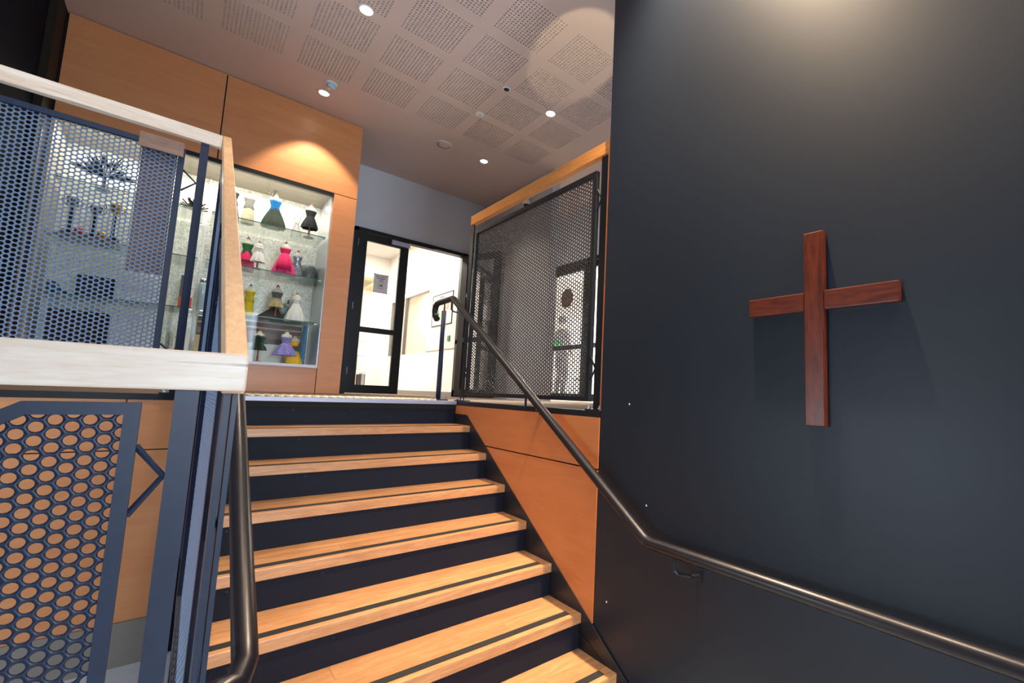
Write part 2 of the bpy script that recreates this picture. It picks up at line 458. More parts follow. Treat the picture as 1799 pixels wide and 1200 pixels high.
# back wall with the doors
DX0, DX1, DXS, DH = 1.555, 3.10, 3.30, 2.20
m = MB(); m.box(1.0, DX0, 6.45, 6.57, 0, HC); m.box(DX0, DXS, 6.45, 6.57, DH, HC); m.box(DXS, 4.60, 6.45, 6.57, 0, HC)
structure(m.obj('wall_back', WALLG), 'grey wall above and beside the glazed doors')
structure(box('wall_partition', 3.45, 3.57, 4.66, 6.45, 0, HC, WALLG), 'grey partition wall seen through the right mesh')
m = MB(); m.box(4.57, 4.69, 1.0, 4.1, 0, HC); m.box(4.57, 4.69, 6.19, 12.6, 0, HC); m.box(4.57, 4.69, 4.1, 6.19, 2.22, HC)
structure(m.obj('wall_side', WALLG), 'grey wall around the second glazed doors')
# lower lobby enclosure behind the camera, with a tall window at its far end
LOBBY = plain('lobby_wall', srgb(96, 98, 106), .6)
m = MB(); m.box(-3.5, .3, -5.1, -5, ZF, HC); m.box(1.6, 1.68, -5.1, -5, ZF, HC); m.box(.3, 1.6, -5.1, -5, ZF, -.6); m.box(.3, 1.6, -5.1, -5, 2.2, HC)
structure(m.obj('wall_lobby', LOBBY))
m = MB(); m.box(-3.6, -3.5, -5.1, 1.0, ZF, HC); m.box(-3.6, -3.5, 3.2, 6.3, ZF, HC); m.box(-3.6, -3.5, 1.0, 3.2, ZF, -1.1); m.box(-3.6, -3.5, 1.0, 3.2, .2, HC)
structure(m.obj('wall_left', LOBBY))
w2 = structure(MB().box(-3.56, -3.55, 1.0, 3.2, -1.1, .2).obj('window_2', GLASS))
for y in (1.0, 2.08, 3.15): box('window_frame', -3.59, -3.52, y, y+.05, -1.1, .2, FRAME, w2)
w1 = structure(MB().box(.3, 1.6, -5.06, -5.05, -.6, 2.2).obj('window_1', GLASS))
for x in (.3, .925, 1.55): box('window_frame', x, x+.05, -5.09, -5.02, -.6, 2.2, FRAME, w1)

# ------------------------------------------------------------------ corridor beyond the doors
YE = 10.2; XC = 3.25; HK = 2.91
m = MB()
m.box(XC, XC+.1, 6.57, YE, 0, .76); m.box(XC, XC+.1, 6.57, YE, 1.9, HK); m.box(XC, XC+.1, 6.57, 7.95, .76, 1.9); m.box(XC, XC+.1, 9.9, YE, .76, 1.9)
structure(m.obj('wall_corridor_right', WHITE))
structure(box('baseboard_corridor', XC-.012, XC, 6.6, YE, 0, .07, SKIRT))
m = MB(); m.box(2.95, XC+.1, YE, YE+.1, 0, HK); m.box(0, 2.95, YE, YE+.1, 2.42, HK)
structure(m.obj('wall_corridor_end', WHITE))
structure(box('wall_corridor_left', .0, .1, 6.57, 12.6, 0, HK, WHITE))
structure(box('wall_room_end', 0, 5.5, 12.5, 12.6, 0, HK, plain('cream_wall', srgb(232, 214, 184), .6)))
structure(box('trim_3', 2.35, 2.95, YE-.02, YE+.12, 2.36, 2.42, wood('pine_head', srgb(206, 160, 100), srgb(226, 184, 128), 'X', 2)), 'pale timber head over the far opening')
m = MB(); m.box(0, XC+.1, 6.57, 12.6, HK, HK+.06)
structure(m.obj('ceiling_corridor', WHITE))
# room behind the internal window
m = MB(); m.box(XC+.1, 4.5, 7.0, 7.06, 0, 2.6); m.box(XC+.1, 4.5, 12.4, 12.46, 0, 2.6); m.box(4.5, 4.56, 7.0, 12.46, 0, 2.6)
structure(m.obj('wall_inner_room', WHITE))
structure(box('ceiling_inner_room', XC+.1, 4.56, 7.0, 12.46, 2.6, 2.66, PEACH))
w3 = structure(MB().box(XC+.03, XC+.036, 7.95, 9.9, .76, 1.9).obj('window_3', DGLASS))
for y in (7.95, 9.1, 9.885): box('window_frame', XC-.004, XC+.05, y, y+.014, .76, 1.9, SKIRT, w3)

def light_panel(x, y, z, sx, sy, label, power):
    t = thing('light_panel', label, 'light', (x, y, z), 'recessed ceiling light panels')
    box('frame', x-sx/2-.02, x+sx/2+.02, y-sy/2-.02, y+sy/2+.02, z-.012, z, PLAST, t)
    box('diffuser', x-sx/2, x+sx/2, y-sy/2, y+sy/2, z-.016, z-.012, PANEL, t)
    area('panel_light', (x, y, z-.03), (0, 0, -1), sx, sy, power, (1, .95, .86))
light_panel(1.9, 7.6, HK, .6, .6, 'square white ceiling light just inside the glazed doors', 95)
light_panel(1.9, 9.3, HK, .6, .6, 'square white ceiling light at the far end of the corridor', 95)
light_panel(1.9, 11.4, HK, 1.2, .3, 'long white ceiling light in the far room beyond the corridor', 90)
light_panel(3.95, 9.0, 2.6, .5, .25, 'white ceiling light behind the internal window near its mullion', 50)
light_panel(3.95, 11.0, 2.6, .5, .25, 'white ceiling light deep in the room behind the internal window', 50)

# bright room beyond the side doors
m = MB(); m.box(9.0, 9.1, 1.0, 12.6, 0, HC); m.box(4.69, 9.0, 1.0, 1.1, 0, HC); m.box(4.69, 9.0, 12.5, 12.6, 0, HC)
structure(m.obj('wall_bright_room', WHITE))
m = MB(); m.box(4.6, 9.1, 6.45, 12.6, HC, HC+.06)
structure(m.obj('ceiling_bright_room', WHITE))

# ------------------------------------------------------------------ doors
def leaf(parent, name, p0, dr, w, h, closer=False):
    """glazed leaf starting at p0 (x,y) along unit dir dr; 40 mm thick"""
    nx, ny = -dr[1], dr[0]
    def fn(u, v, t): return (p0[0]+dr[0]*u+nx*(t-.5)*.04, p0[1]+dr[1]*u+ny*(t-.5)*.04, v)
    st = .115; m = MB()
    R = [(0, w, .012, .12), (0, w, h-.10, h), (0, st, .12, h-.10), (w-st, w, .12, h-.10), (st, w-st, .815, .885)]
    for a, b, c, d in R: m.prism([(a, c), (b, c), (b, d), (a, d)], fn)
    lf = m.obj(name, FRAME, parent)
    for c, d in ((.12, .815), (.885, h-.10)):
        MB().prism([(st, c), (w-st, c), (w-st, d), (st, d)], lambda u, v, t: fn(u, v, .45+.1*t)).obj('pane', DGLASS, lf)
    return lf, fn
door1 = structure(bpy.data.objects.new('door_1', None)); col.objects.link(door1); door1.location = (2.3, 6.45, 0)
door1['label'] = 'black framed double glazed doors on the landing, one leaf open'
m = MB(); m.box(DX0, DX0+.045, 6.39, 6.51, 0, DH); m.box(DX1, DX1+.05, 6.39, 6.51, 0, DH); m.box(DXS-.05, DXS, 6.39, 6.51, 0, DH); m.box(DX0, DXS, 6.39, 6.51, DH-.05, DH); m.box(DX1, DXS, 6.40, 6.50, .80, .86)
m.box(DX1, DXS, 6.40, 6.50, 0, .1)
m.obj('door_frame', FRAME, door1)
box('sidelight_pane', DX1+.05, DXS-.05, 6.445, 6.455, .1, DH-.05, DGLASS, door1)
lf, fn = leaf(door1, 'door_leaf', (1.603, 6.43), (1, 0), .665, 2.145)
for z in (.25, 1.1, 1.95): MB().lathe([(.011, 0), (.011, .09)], (1.603, 6.402, z), 8).obj('hinge', STEEL, lf)
box('door_closer', 2.02, 2.27, 6.36, 6.41, 2.065, 2.125, SILVER, lf, .004)
box('closer_arm', 2.20, 2.62, 6.37, 6.385, 2.135, 2.15, FRAME, lf)
lf2, fn2 = leaf(door1, 'door_leaf', (3.09, 6.385), (.33, -.944), .74, 2.145)
# small white lettering strip on the open leaf
m = MB()
for i, (u, h_) in enumerate([(.13, .05), (.155, .05), (.175, .035), (.205, .035), (.235, .035), (.26, .02)]):
    m.prism([(u, 1.50), (u+.014, 1.50), (u+.014, 1.50+h_), (u, 1.50+h_)], lambda a, b, t: fn2(a, b, -.06+.05*t))
m.obj('white_lettering', PLAST, lf2)
# notice taped to the closed leaf
nt = tag(box('notice', 1.835, 2.02, 6.398, 6.402, 1.363, 1.62, plain('notice_grey', srgb(226, 222, 224), .5)), 'grey paper notice with a green picture on the door glass', 'notice')
dk = plain('print_dark', srgb(70, 66, 74), .7); grn = plain('print_green', srgb(52, 128, 92), .6)
m = MB()
for k, (z, a, b) in enumerate(((1.588, 1.866, 1.99), (1.560, 1.872, 1.982), (1.532, 1.906, 1.95))):
    x = a
    while x < b:
        w_ = random.uniform(.006, .011); m.box(x, x+w_, 6.396, 6.398, z-.006, z+.006); x += w_+random.choice((.003, .003, .008))
m.obj('printed_lines', dk, nt)
m = MB(); m.box(1.896, 1.954, 6.3965, 6.398, 1.425, 1.428); m.box(1.896, 1.954, 6.3965, 6.398, 1.512, 1.515); m.box(1.896, 1.899, 6.3965, 6.398, 1.425, 1.515); m.box(1.951, 1.954, 6.3965, 6.398, 1.425, 1.515)
m.obj('picture_outline', dk, nt)
m = MB(); m.add([(1.93+.018*math.cos(a*PI/6), 6.396, 1.467+.015*math.sin(a*PI/6)) for a in range(12)], [tuple(range(12))]); m.obj('green_mark', grn, nt)
for x in (1.842, 2.013):
    for z in (1.370, 1.613): MB().box(x-.006, x+.006, 6.394, 6.398, z-.006, z+.006).obj('corner_fixing', FRAME, nt)

door2 = structure(bpy.data.objects.new('door_2', None)); col.objects.link(door2); door2.location = (4.57, 5.1, 0)
door2['label'] = 'black framed glazed double doors seen through the right mesh'
m = MB(); m.box(4.55, 4.69, 6.13, 6.19, 0, 2.22); m.box(4.55, 4.69, 4.1, 4.16, 0, 2.22); m.box(4.55, 4.69, 4.1, 6.19, 2.17, 2.22)
m.obj('door_frame', FRAME, door2)
lfa, fna = leaf(door2, 'door_leaf', (4.60, 6.125), (0, -1), .965, 2.165)
lfb, fnb = leaf(door2, 'door_leaf', (4.60, 5.155), (0, -1), .985, 2.165)
MB().tube([(4.565, 5.22, .95), (4.53, 5.22, .95), (4.53, 5.22, 1.2), (4.565, 5.22, 1.2)], .01, 8).obj('handle', STEEL, lfa)
m = MB(); n = 28
m.prism([(5.655+.15*math.cos(2*PI*i/n), 1.655+.155*math.sin(2*PI*i/n)) for i in range(n)], lambda u, v, t: (4.572+.008*t, u, v))
tag(m.obj('round_sign', plain('brown_sign', srgb(78, 52, 40), .6, 0, .4, .3, 30)), 'round dark brown sign stuck on the second glazed door', 'sign')
m = MB()
for i in range(4):
    m.box(4.566, 4.572, 5.82+i*.045, 5.85+i*.045, .90, .955)
tag(m.obj('green_label', plain('green_label', srgb(38, 150, 70), .5)), 'small green lettered label low on the second glazed door', 'label')

# ================================================================== STAIRCASE
RZ, GO, XR, XL = .1734, .2641, 1.674, .112
stairs = thing('staircase', 'straight timber staircase with dark perforated risers climbing to the landing', 'staircase', (.88, 1.57, ZF))
screw_v = MB().lathe([(.004, 0), (.004, .002)], (0, 0, 0), 6)
for k in range(1, 8):
    zt = -RZ*k; yf = 3.42-GO*k
    # nosing piece, with grip strip in a shallow groove, then back planks
    nose = box('tread', XL, XR, yf, yf+.032, zt-.046, zt, W_TREAD, stairs, .003)
    box('grip_strip', XL+.02, XR-.055, yf+.032, yf+.070, zt-.03, zt+.0012, GRIP, nose)
    ed = [yf+.070, yf+.070+.1, yf+GO+.012]
    ksplit = random.uniform(.5, 1.2)
    for a, b in zip(ed[:-1], ed[1:]):
        sp = XL+random.uniform(.35, 1.2)
        for x0, x1 in ((XL, sp), (sp, XR)):
            box('plank', x0+.0004, x1-.0004, a+.0004, b-.0004, zt-.045, zt, W_TREAD, nose)
    box('plank', XR-.055, XR, yf+.032, yf+.070, zt-.045, zt, W_TREAD, nose)
for k in range(0, 8):
    z1 = -RZ*k-.046 if k else -.058
    z0 = -RZ*(k+1)+.0005
    yf = 3.42-GO*k+.012
    ri = box('riser', XL, XR-.004, yf, yf+.012, z0 if k < 7 else ZF, z1, RISER, stairs)
    for i in range(5):
        x = XL+.12+i*.34
        MB().tube([(x, yf-.0015, z1-.02), (x, yf+.001, z1-.02)], .0045, 6).obj('screw', BLACKM, ri)
box('landing_nosing', XL, XR, 3.405, 3.46, -.024, .003, SILVER, stairs, .002)
box('nosing_bracket', XL, XR, 3.415, 3.45, -.06, -.024, JOINT, stairs)
# stringer on the right wall
MB().prism([(3.44, -.098), (3.44, -.4), (1.55, ZF), (1.25, ZF), (1.25, zd(1.25)), (3.221, -.098)], yz(1.670, 1.6745)).obj('stringer', STRG, stairs)
MB().prism([(3.44, -.06), (3.44, -.4), (1.55, ZF), (1.15, ZF), (1.15, zd(1.15)-.12), (3.3, -.06)], yz(.1025, .112)).obj('stringer', STRG, stairs)

# tactile strip on the landing
tt = tag(box('tactile_strip', .12, 1.55, 3.50, 3.80, 0, .002, CARPET), 'strip of small bright studs at the top of the stairs', 'tactile strip')
m = MB()
for i in range(28):
    for j in range(6):
        m.lathe([(.0175, 0), (.0165, .006), (.011, .011)], (.15+i*.0515, 3.525+j*.05, .002), 8)
st = m.obj('stud_field', plain('tactile_brass', srgb(236, 224, 196), .3, .2), tt); st['kind'] = 'stuff'

# ================================================================== BALUSTRADES
def v_bracket(parent, pts, mat=None):
    MB().tube(pts, .0055, 8).obj('bracket', mat or NAVY, parent)
def bolts(parent, pts):
    for p in pts:
        b = MB().lathe([(.011, 0), (.011, .008), (.006, .008), (.006, .02)], p, 6); b.obj('bolt', STEEL, parent)

# --- A : along the landing edge, left of the stairs (plane y = 3.42)
YA = 3.42
A = thing('landing_balustrade', 'tall navy mesh balustrade with pale timber rail in front of the display case', 'balustrade', (-.6, YA, 0))
box('top_rail', -3.45, .068, YA-.02, YA+.02, 1.465, 1.54, W_RAIL, A, .003)
for x in (-.006, -1.7):
    box('post', x-.019, x+.019, YA-.006, YA+.006, .004, 1.465, NAVY, A)
    box('foot_plate', x-.06, x+.06, YA-.03, YA+.045, .004, .012, BLACKM, A)
    bolts(A, [(x-.045, YA+.02, .012), (x+.045, YA+.02, .012)])
def toA(u, v, t): return (u, YA-.010+t+0*v, v+0*u) if isinstance(u, np.ndarray) else (u, YA-.010+t, v)
polyA = [(-1.62, .05), (-.086, .05), (-.086, 1.397), (-1.62, 1.397)]
fb, inn = frame_bars(polyA, toA, .028, .026); fb.obj('panel_frame', NAVY, A)
perforated('perforated_sheet', inn, lambda u, v, t: (u, YA+.004+t+0*u, v), NAVYLIT, A)
for z in (1.218, .22):
    v_bracket(A, [(-.086, YA, z+.058), (-.026, YA, z), (-.086, YA, z-.062)])
bd = thing('timber_board', 'brown timber board hooked over the top of the upper mesh panel', 'board', (-.18, 3.46, .66))
box('board', -.262, -.118, 3.448, 3.466, .66, 1.36, W_BOARD, bd)
box('hook_rail', -.275, -.092, 3.392, 3.466, 1.398, 1.402, W_BOARD, bd)
box('front_lip', -.275, -.092, 3.386, 3.402, 1.338, 1.418, W_BOARD, bd, .002)

# --- C : level balustrade at the foot of the stairs (plane y = 1.15)
YC = 1.15
C_ = thing('lower_balustrade', 'navy mesh balustrade with thick pale timber rail at the stair foot', 'balustrade', (-.4, YC, ZF))
box('top_rail', -2.2, .106, YC, YC+.042, .060, .135, W_RAIL, C_, .004)
box('post', .0, .035, YC+.012, YC+.026, ZF, .060, NAVY, C_)
box('foot_plate', -.05, .09, YC-.03, YC+.044, ZF, ZF+.01, BLACKM, C_)
def toC(u, v, t): return (u, YC+.008+t, v)
polyC = [(-.9, ZF+.05), (-.043, ZF+.05), (-.043, .0345), (-.184, .0345), (-.9, -.455)]
fb, inn = frame_bars(polyC, toC, .0215, .026); fb.obj('panel_frame', NAVY, C_, False)
perforated('perforated_sheet', inn, lambda u, v, t: (u, YC+.022+t+0*u, v), NAVY, C_)
for z in (-.10, -1.0):
    v_bracket(C_, [(-.044, YC+.02, z+.057), (-.002, YC+.02, z), (-.044, YC+.02, z-.067)])

# --- B : raking balustrade on the left of the stairs (plane x = .088)
XB = .085
B = thing('raking_balustrade', 'sloping navy mesh balustrade with pale timber rail on the open stair side', 'balustrade', (XB, 2.3, ZF+.4))
kb = (1.54-.135)/(3.41-1.19)
def zb(y): return .135+(y-1.19)*kb
MB().prism([(1.1945, zb(1.192)-.082), (3.44, zb(3.44)-.082), (3.44, zb(3.44)), (1.1945, zb(1.192))], yz(.0695, .1085)).obj('top_rail', W_RAILY, B, False, .003)
box('post', XB-.010, XB+.000, 1.198, 1.238, ZF, zb(1.19)-.08, NAVY, B)
box('post', XB+.005, XB+.014, 1.206, 1.246, ZF, zb(1.2)-.08, NAVY, B)
box('post', XB-.006, XB+.006, 3.375, 3.410, -.55, zb(3.39)-.08, NAVY, B)
box('post', XB-.006, XB+.006, 2.26, 2.30, -1.1, zb(2.28)-.08, NAVY, B)
for y0, y1 in ((1.33, 2.20), (2.36, 3.30)):
    def toB(u, v, t): return (XB-.013+t, u, v)
    nz = lambda y: -.6565*(3.42-y)
    polyB = [(y1, max(nz(y1)+.14, ZF+.1)), (y0, max(nz(y0)+.10, ZF+.1)), (y0, zb(y0)-.15), (y1, zb(y1)-.15)]
    polyB = polyB[::-1]
    polyB = [(y0, max(nz(y0)+.10, ZF+.12)), (y1, nz(y1)+.12), (y1, zb(y1)-.15), (y0, zb(y0)-.15)]
    fb, inn = frame_bars(polyB, toB, .026, .026); fb.obj('panel_frame', NAVY, B)
    perforated('perforated_sheet', inn, lambda u, v, t: (XB+t+0*u, u, v), NAVYLIT, B, seg=6)
for y, s in ((1.235, 1), (2.24, -1), (2.32, 1), (3.36, -1)):
    z = zb(y)-.38
    v_bracket(B, [(XB, y+s*.09, z+.06), (XB, y, z), (XB, y+s*.09, z-.06)])

# --- R : right hand landing balustrade (plane x = 1.72)
XQ = 1.72
Rb = thing('side_balustrade', 'dark mesh balustrade with orange timber rail above the plywood wall', 'balustrade', (XQ, 2.6, 0))
box('top_rail', 1.70, 1.742, 1.70, 3.42, 1.465, 1.54, W_RAILO, Rb, .003)
for y in (1.825, 3.412):
    box('post', XQ-.006, XQ+.006, y-.026, y+.026, .004, 1.465, BLACKM, Rb)
    box('foot_plate', XQ-.035, XQ+.04, y-.06, y+.06, .004, .012, BLACKM, Rb)
    bolts(Rb, [(XQ-.02, y-.042, .012), (XQ-.02, y+.042, .012)])
def toR(u, v, t): return (XQ-.013+t, u, v)
polyR = [(1.885, .05), (3.345, .05), (3.345, 1.395), (1.885, 1.395)]
fb, inn = frame_bars(polyR, toR, .026, .026); fb.obj('panel_frame', BLACKM, Rb)
perforated('perforated_sheet', inn, lambda u, v, t: (XQ+t+0*u, u, v), NAVYD, Rb)
for z in (1.218, .235):
    v_bracket(Rb, [(XQ, 1.885, z+.062), (XQ, 1.85, z), (XQ, 1.885, z-.062)], BLACKM)
    v_bracket(Rb, [(XQ, 3.345, z+.062), (XQ, 3.385, z), (XQ, 3.345, z-.062)], BLACKM)

# ------------------------------------------------------------------ handrails
XH = 1.603; RP = .0255
def zr(y): return .815-.6585*(3.42-y)
hr = thing('handrail', 'long dark metal handrail with curled end and post along the dark wall', 'handrail', (XH, 3.6, 0))
yb_ = 3.42-(.815+.548)/.6585
pts = [(XH, -3.6, -.548), (XH, yb_-.02, -.548), (XH, yb_+.015, zr(yb_+.015)), (XH, 3.42, .815), (XH, 3.455, .828), (XH, 3.72, .828)]
pts += [(XH, 3.72+.065*math.sin(a), .763+.065*math.cos(a)) for a in [PI*i/8 for i in range(1, 7)]]
pts += [(XH, 3.735, .688)]
MB().tube(pts, RP, 16).obj('rail', PIPE, hr, True)
MB().tube([(XH, 3.60, .004), (XH, 3.60, .745)], .020, 14).obj('post', NAVY, hr, True)
MB().tube([(XH, 3.60, .745), (XH, 3.60, .82)], .006, 8).obj('pin', BLACKM, hr)
box('foot_plate', XH-.06, XH+.06, 3.54, 3.66, .004, .012, BLACKM, hr)
bolts(hr, [(XH-.045, 3.555, .012), (XH+.045, 3.555, .012), (XH-.045, 3.645, .012), (XH+.045, 3.645, .012)])
def wall_bracket(y, z, xw):
    MB().tube([(XH, y+.05, z-.01), (XH, y+.05, z-.075), (XH+.012, y+.04, z-.088), (XH+.03, y-.01, z-.088), (xw-.006, y-.02, z-.09)], .0075, 8).obj('bracket', BLACKM, hr)
    box('bracket_plate', xw-.006, xw, y-.035, y-.005, z-.115, z-.065, BLACKM, hr)
wall_bracket(2.29, zr(2.29), 1.674); wall_bracket(1.15, -.548, 1.68); wall_bracket(-.4, -.548, 1.68)
MB().tube([(XH, 3.47, .80), (XH, 3.47, .74), (XH+.02, 3.45, .722), (1.69, 3.43, .72)], .006, 8).obj('bracket', BLACKM, hr)
XHL = .178
hl = thing('handrail', 'dark metal handrail turned in at its foot beside the raking balustrade', 'handrail', (XHL, 2.2, ZF+.5))
ye = 1.31
MB().tube([(XHL, 3.5, .828), (XHL, 3.42, .815), (XHL, ye+.06, zr(ye+.06)+.006), (XHL, ye+.025, zr(ye+.03)), (XHL-.012, ye, zr(ye)-.008), (XHL-.045, ye-.012, zr(ye)-.014), (XB+.01, ye-.03, zr(ye)-.014)], RP+.001, 16).obj('rail', PIPE, hl, True)
for y in (1.9, 2.9):
    MB().tube([(XHL, y, zr(y)-.01), (XHL, y, zr(y)-.07), (XB+.01, y, zr(y)-.08)], .006, 8).obj('bracket', BLACKM, hl)

# ------------------------------------------------------------------ cross
cr = thing('wall_cross', 'dark red polished timber cross hung on the charcoal wall', 'cross', (1.65, .66, 0))
cy0 = .652
box('upright', 1.65, 1.679, cy0-.034, cy0+.034, .005, .699, W_CROSS, cr, .004)
box('arm', 1.6495, 1.679, .394, cy0-.0342, .412, .480, W_CROSSH, cr, .004)
box('arm', 1.6495, 1.679, cy0+.0342, .897, .412, .480, W_CROSSH, cr, .004)

# ================================================================== DISPLAY CASE
case = thing('display_case', 'tall glazed display case with glass shelves built into the plywood wall', 'display case', (.08, YW, .26))
box('back_panel', -.94, 1.095, 6.08, 6.095, .26, 2.19, SPARK, case)
box('side_panel', 1.085, 1.097, YW+.03, 6.08, .26, 2.19, plain('case_side', srgb(196, 200, 206), .25, .5), case)
box('side_panel', -.945, -.93, YW+.03, 6.08, .26, 2.19, CASEW, case)
box('top_panel', -.94, 1.09, YW+.03, 6.08, 2.185, 2.199, CASEW, case)
box('sill', -.94, 1.088, YW-.012, 6.08, .268, .298, SILL, case, .002)
m = MB(); m.box(-.94, 1.095, YW+.002, YW+.034, 2.164, 2.203)
m.obj('track', FRAME, case)
for i, (a, b) in enumerate(((-.93, -.08), (-.11, .52), (.49, 1.085))):
    y = YW+.012+.010*(i % 2)
    box('glass_door', a, b, y, y+.005, .298, 2.178, GLASS, case)
for a, b in ((-.90, .04), (.10, 1.065)):
    for z in (.757, 1.235, 1.708):
        s = box('glass_shelf', a, b, 5.575, 6.06, z-.008, z, SHELFG, case)
        box('shelf_edge', a, b, 5.570, 5.5748, z-.008, z, EDGE, s)
        for x in (a+.01, b-.01):
            for y in (5.60, 6.04): box('shelf_pin', x-.012, x+.012, y-.01, y+.01, z-.018, z-.0085, STEEL, s)
for x in (.07,): box('upright', x-.008, x+.008, 6.05, 6.08, .298, 2.18, PLAST, case)
box('strip_light', -.90, 1.05, 5.536, 5.556, 2.178, 2.184, STRIP, case)
area('case_light', (.07, 5.58, 2.165), (0, .45, -1), 1.9, .05, 12, (1, .95, .84))
area('case_light_low', (.07, 5.95, 2.165), (0, -.2, -1), 1.9, .05, 8, (1, .95, .84))
box('hanging_label', .20, .235, 5.62, 5.622, 1.90, 2.02, clear_glass('acetate', (.8, .9, .95, 1), 1.5), case)
box('hanging_label', .56, .60, 5.62, 5.622, 1.98, 2.10, MATS['acetate'], case)

CL = plain('linen', srgb(226, 214, 196), .8)
def fab(name, c, rough=.75): return plain(name, c, rough, 0, .3, .12, 60, .2)
FB = {k: fab('fabric_'+k, srgb(*c)) for k, c in dict(grey=(150, 146, 136), cream=(222, 206, 170), blue=(26, 116, 180), moss=(50, 60, 48), black=(26, 26, 28),
      pink=(226, 70, 130), hotpink=(224, 34, 98), green=(44, 96, 50), white=(236, 232, 228), yellow=(216, 188, 48), gold=(240, 190, 30), brown=(58, 40, 34),
      slate=(96, 100, 108), tan=(200, 178, 138), dgreen=(30, 58, 40), charcoal=(56, 56, 60)).items()}
SEQ = spotty('silver_sequins', srgb(230, 234, 246), srgb(120, 126, 140), 160, .2, .5, .3, .6)
SEQG = spotty('grey_sequins', srgb(150, 156, 156), srgb(84, 92, 90), 160, .2, .5, .4, .3)
LAV = spotty('lavender_print', srgb(236, 230, 250), srgb(128, 112, 196), 90, .18, .3)
def form(label, x, y, z0, h, bodice, skirt=None, rs=.09, top=.55, bot=.0, rip=.1, nr=9, stand=True, sub=None, name='dress_form', train=None):
    t = thing(name, label, 'dress form', (x, y, z0), 'miniature dress forms in the display case')
    c = (x, y, z0); k = h/.38
    MB().lathe([(.05*k, 0), (.048*k, .008), (.02*k, .014)], c, 18).obj('base', W_FORM, t, True)
    MB().lathe([(.008*k, .01), (.011*k, .05*k), (.007*k, .09*k), (.009*k, .17*k)], c, 10).obj('pole', W_FORM, t, True)
    zb0 = h*.42
    MB().lathe([(.038*k, zb0), (.049*k, zb0+.02*k), (.034*k, h*.60), (.047*k, h*.72), (.052*k, h*.78), (.047*k, h*.83), (.020*k, h*.87), (.016*k, h*.93)], c, 18, sy=.75).obj('torso', CL, t, True)
    MB().lathe([(.017*k, h*.93), (.014*k, h*.95), (.007*k, h*.975), (.004*k, h)], c, 10).obj('finial', W_FORM, t, True)
    if bodice: MB().lathe([(.040*k, zb0), (.051*k, zb0+.02*k), (.0365*k, h*.60), (.049*k, h*.72), (.0535*k, h*.765)], c, 20, .05, 5, sy=.78).obj('bodice', bodice, t, True)
    if skirt:
        zt_ = h*top; zb_ = h*bot; n = 7
        prof = [(.036*k+(rs-.036*k)*(1-(i/n)**1.5), zb_+(zt_-zb_)*i/n) for i in range(n+1)]
        MB().lathe(prof, c, 54, rip, nr, random.random()*6, sy=.85, caps=False).obj('skirt', skirt, t, True)
    if sub: sub(t, c, h)
    return t
Z1, Z2, Z3, Z0 = 1.7085, 1.2355, .7575, .2985
form('miniature dark grey gown on the top shelf beside the timber rail', .245, 5.80, Z1, .40, FB['charcoal'], FB['charcoal'], .07)
form('miniature pale grey and cream long gown on the top shelf', .385, 5.75, Z1, .355, FB['grey'], FB['cream'], .058, .55, .0, .05, 6)
def bow(t, c, h): MB().box(c[0]-.045, c[0]+.045, c[1]-.05, c[1]-.047, c[2]+h*.52, c[2]+h*.66).obj('card', FB['white'], t)
form('miniature bright blue bodice over full mossy green skirt on top shelf', .60, 5.70, Z1, .39, FB['blue'], FB['moss'], .105, .56, .02)
# wire form
wt = thing('wire_dress_form', 'small bare wire dress form on the top shelf', 'dress form', (.83, 5.85, Z1))
m = MB(); h = .30
for i in range(10):
    a = 2*PI*i/10
    m.tube([(.83+math.cos(a)*r, 5.85+math.sin(a)*r, Z1+z) for r, z in ((.05, 0), (.042, .06), (.016, .16), (.034, .22), (.030, .25))], .0014, 5)
for r, z in ((.05, .001), (.042, .06), (.016, .16), (.034, .22)): m.tube([(.83+math.cos(i*PI/8)*r, 5.85+math.sin(i*PI/8)*r, Z1+z) for i in range(17)], .0014, 5)
m.obj('wire_cage', plain('wire', srgb(110, 104, 98), .4, .6), wt)
MB().lathe([(.006, .24), (.006, .27), (.012, .28), (.003, .30)], (.83, 5.85, Z1), 8).obj('neck', PLAST, wt)
form('miniature short black dress with white top on the top shelf', .935, 5.75, Z1, .40, FB['black'], FB['black'], .078, .60, .26, .12, 7)
form('miniature green bodice over magenta skirt on the second shelf', .414, 5.79, Z2, .36, FB['green'], FB['hotpink'], .062, .56, .28, .06, 5,
     sub=lambda t, c, h: MB().lathe([(.07, .0), (.06, .16)], (c[0]+.01, c[1]+.06, c[2]), 16, sy=.3).obj('pink_drape', FB['pink'], t))
form('miniature white blouse and pale pleated skirt on the second shelf', .497, 5.63, Z2, .30, FB['white'], FB['white'], .06, .6, .25, .15, 8)
form('miniature full hot pink ball gown on the second shelf', .73, 5.69, Z2, .37, FB['hotpink'], FB['pink'], .105, .62, .0, .1, 9,
     sub=lambda t, c, h: MB().lathe([(.075, .04), (.07, .10), (.034, .22)], (c[0]-.005, c[1]-.035, c[2]), 20, .08, 7).obj('overskirt', FB['hotpink'], t, True))
form('miniature silver sequin gown on the second shelf', .868, 5.84, Z2, .34, SEQ, SEQ, .062, .55, 0, .05, 6)
m = MB(); m.lathe([(.082, 0), (.084, .1), (.078, .19), (.06, .205)], (1.0, 5.96, Z2), 22, .03, 7)
tag(m.obj('sequin_bag', SEQG, None, True), 'grey sequinned drum shaped bag on the second shelf', 'bag')
form('miniature slim yellow dress on the third shelf beside the rail', .47, 5.68, Z3, .33, FB['yellow'], FB['yellow'], .046, .58, 0, .05, 5)
